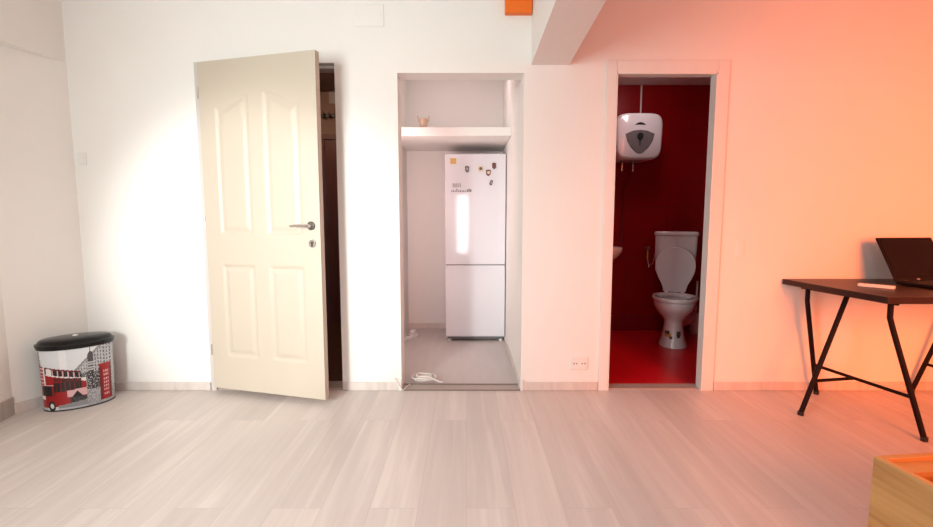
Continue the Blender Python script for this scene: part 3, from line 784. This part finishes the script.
# ------------------------------------------------------------------ wall fittings
def plate(name, px, py, w, h, label, cat, rocker=True, th=.009, pm='plastic'):
    c = onY(px, py, WY)
    t = thing(name, label, cat, (c.x, WY, c.z), 0)
    bm = B(); box(bm, -w/2, w/2, -th, 0, -h/2, h/2); obj('plate', bm, M[pm], t, bevel=.002)
    if rocker:
        bm = B(); box(bm, -w*.34, w*.34, -th-.003, -th+.001, -h*.36, h*.36); obj('rocker', bm, M[pm], t, bevel=.0015)
    return t
plate('light_switch', 82.5, 159, .055, .080, 'white light switch on the wall above the waste bin', 'switch', th=.006)
plate('light_switch.001', 740, 249, .052, .115, 'slim light switch to the right of the bathroom doorway', 'switch', th=.004, pm='wall')
# double outlet
c = onY(579, 363, WY)
t = thing('power_outlet', 'white double power outlet low on the wall left of the bathroom doorway', 'outlet', (c.x, WY, c.z), 0)
bm = B(); box(bm, -.056, .056, -.010, 0, -.044, .044); obj('plate', bm, M['plastic'], t, bevel=.003)
for sx in (-1, 1):
    s_ = obj('socket', disc(B(), (sx*.027, -.009, 0), .021, (0, -1, 0), .004, 24), M['plastic'], t)
    for k in (-1, 1): obj('socket_hole', disc(B(), (sx*.027+k*.009, -.0128, 0), .0042, (0, -1, 0), .001, 12), M['dark'], s_)
# junction cover
a, b = onY(354.5, 26.5, WY), onY(383.8, 4.5, WY)
t = thing('junction_cover', 'square white cover plate high on the wall between door and alcove', 'cover plate', ((a.x+b.x)/2, WY, (a.z+b.z)/2), 0)
w, h = (b.x-a.x)/2, (b.z-a.z)/2
bm = B(); box(bm, -w, w, -.005, 0, -h, h); obj('plate', bm, M['wall'], t, bevel=.003)
for k in (-1, 1): obj('screw', disc(B(), (k*(w-.02), -.005, 0), .004, (0, -1, 0), .001, 10), M['trim'], t)
# orange panel beside the beam
a, b = onY(505.3, 12.3, WY-.05), onY(531.5, 12.3, WY-.05)
bm = B(); box(bm, a.x, b.x+.006, WY-.05, WY, a.z, CEIL)
o = tag(obj('orange_cabinet', bm, M['orange'], bevel=.004), 'bright orange box fixed high on the wall against the beam', 'wall box')

# coat hooks in the hall
c = onY(331, 116, HB)
ho = thing('coat_hooks', 'dark coat hook rail on the hall wall seen past the open door', 'coat hooks', (c.x, HB, c.z), 0)
bm = B(); box(bm, -.10, .10, -.02, 0, -.02, .02); obj('rail', bm, M['dark'], ho, bevel=.003)
for k in (-.06, 0, .06): obj('hook', tube(B(), [(k, -.02, 0), (k, -.05, -.03), (k, -.07, -.02), (k, -.075, .03)], .007, 8), M['darkchrome'], ho, smooth=True)
c = onY(331.5, 103, HB)
bm = B(); box(bm, c.x-.02, c.x+.10, HB-.02, HB, c.z-.01, c.z+.14)
tag(obj('picture_frame', bm, M['ink2']), 'small framed picture above the coat hooks in the hall', 'picture')

# ------------------------------------------------------------------ lights
def area(name, loc, target, size, power, color, sy=None, spread=None):
    l = bpy.data.lights.new(name, 'AREA'); l.energy = power; l.color = color; l.size = size
    if sy: l.shape = 'RECTANGLE'; l.size_y = sy
    if spread: l.spread = spread
    o = bpy.data.objects.new(name, l); C.objects.link(o); o.location = loc
    o.rotation_euler = (Vector(target)-Vector(loc)).to_track_quat('-Z', 'Y').to_euler()
    return o
def spot(name, loc, target, deg, power, color, blend=.5, size=.1):
    l = bpy.data.lights.new(name, 'SPOT'); l.energy = power; l.color = color; l.spot_size = math.radians(deg); l.spot_blend = blend; l.shadow_soft_size = size
    o = bpy.data.objects.new(name, l); C.objects.link(o); o.location = loc
    o.rotation_euler = (Vector(target)-Vector(loc)).to_track_quat('-Z', 'Y').to_euler()
    return o
w = bpy.data.worlds.new('world'); S.world = w; w.use_nodes = True
bg = w.node_tree.nodes['Background']; bg.inputs[0].default_value = (1.0, 0.80, 0.76, 1); bg.inputs[1].default_value = 0.29
area('window_daylight', (-2.2, -0.2, 1.5), (-1.05, 3.0, 1.3), 1.3, 44, (0.90, 1.0, 0.95), 1.5, math.radians(92))
spot('daylight_patch', (-1.9, -0.6, 1.4), (-1.32, 3.05, 0.84), 38, 330, (0.98, 1.0, 0.97), .6, .12)
spot('curtain_glow', (3.45, 0.3, 2.0), (2.75, 3.05, 1.8), 108, 88, (1.0, 0.10, 0.0), .9, .45)
area('coral_fill', (2.3, -1.0, 1.5), (3.1, 2.7, 0.3), 1.3, 54, (1.0, 0.17, 0.03), 1.6, math.radians(78))  # broad second coral fill, added to warm the shadows on the right
area('window_slit', (-0.09, -2.6, 0.98), (-0.09, 3, 0.98), .24, 14, (1, 1, 1), 1.35)
area('overhead_fill', (-0.6, 0.6, 2.58), (-0.5, 0.8, 0), 0.9, 20, (0.92, 0.93, 0.91), None, math.radians(130))  # added fill from overhead to brighten the floor, no real fixture
area('hall_fill', (-1.5, 3.9, 2.40), (-1.3, 4.6, 1.2), .25, 9, (1.0, 0.62, 0.42))  # invented source so the hallway past the door is not black
area('alcove_top_fill', (-0.05, 4.05, 2.46), (-0.05, 4.35, 1.9), .6, 2.2, (1.0, 0.82, 0.80), .15)  # unseen fill added above the shelf for the upper alcove wall
area('alcove_side_fill', (-0.575, WY+0.42, 1.2), (-0.25, 4.8, 1.0), .06, 7.5, (1.0, 0.72, 0.69), 1.4)  # made-up pink strip hidden behind the left jamb, brightens the alcove
area('bathroom_fill', (1.5, 3.9, 2.40), (1.5, 4.3, 0.6), .25, 3.9, (1.0, 0.80, 0.79))  # weak added light, out of view above the doorway, lifts the red room

# ------------------------------------------------------------------ camera
cam = bpy.data.cameras.new('camera'); co = bpy.data.objects.new('camera', cam); C.objects.link(co)
cam.sensor_width = 36; cam.lens = FP/933*36; cam.clip_start = 0.02
co.location = (0, 0, H); co.rotation_euler = (PI/2-PITCH, 0, 0)
S.camera = co
S.view_settings.view_transform = 'Standard'; S.view_settings.look = 'None'; S.view_settings.gamma = 1; S.view_settings.exposure = 0
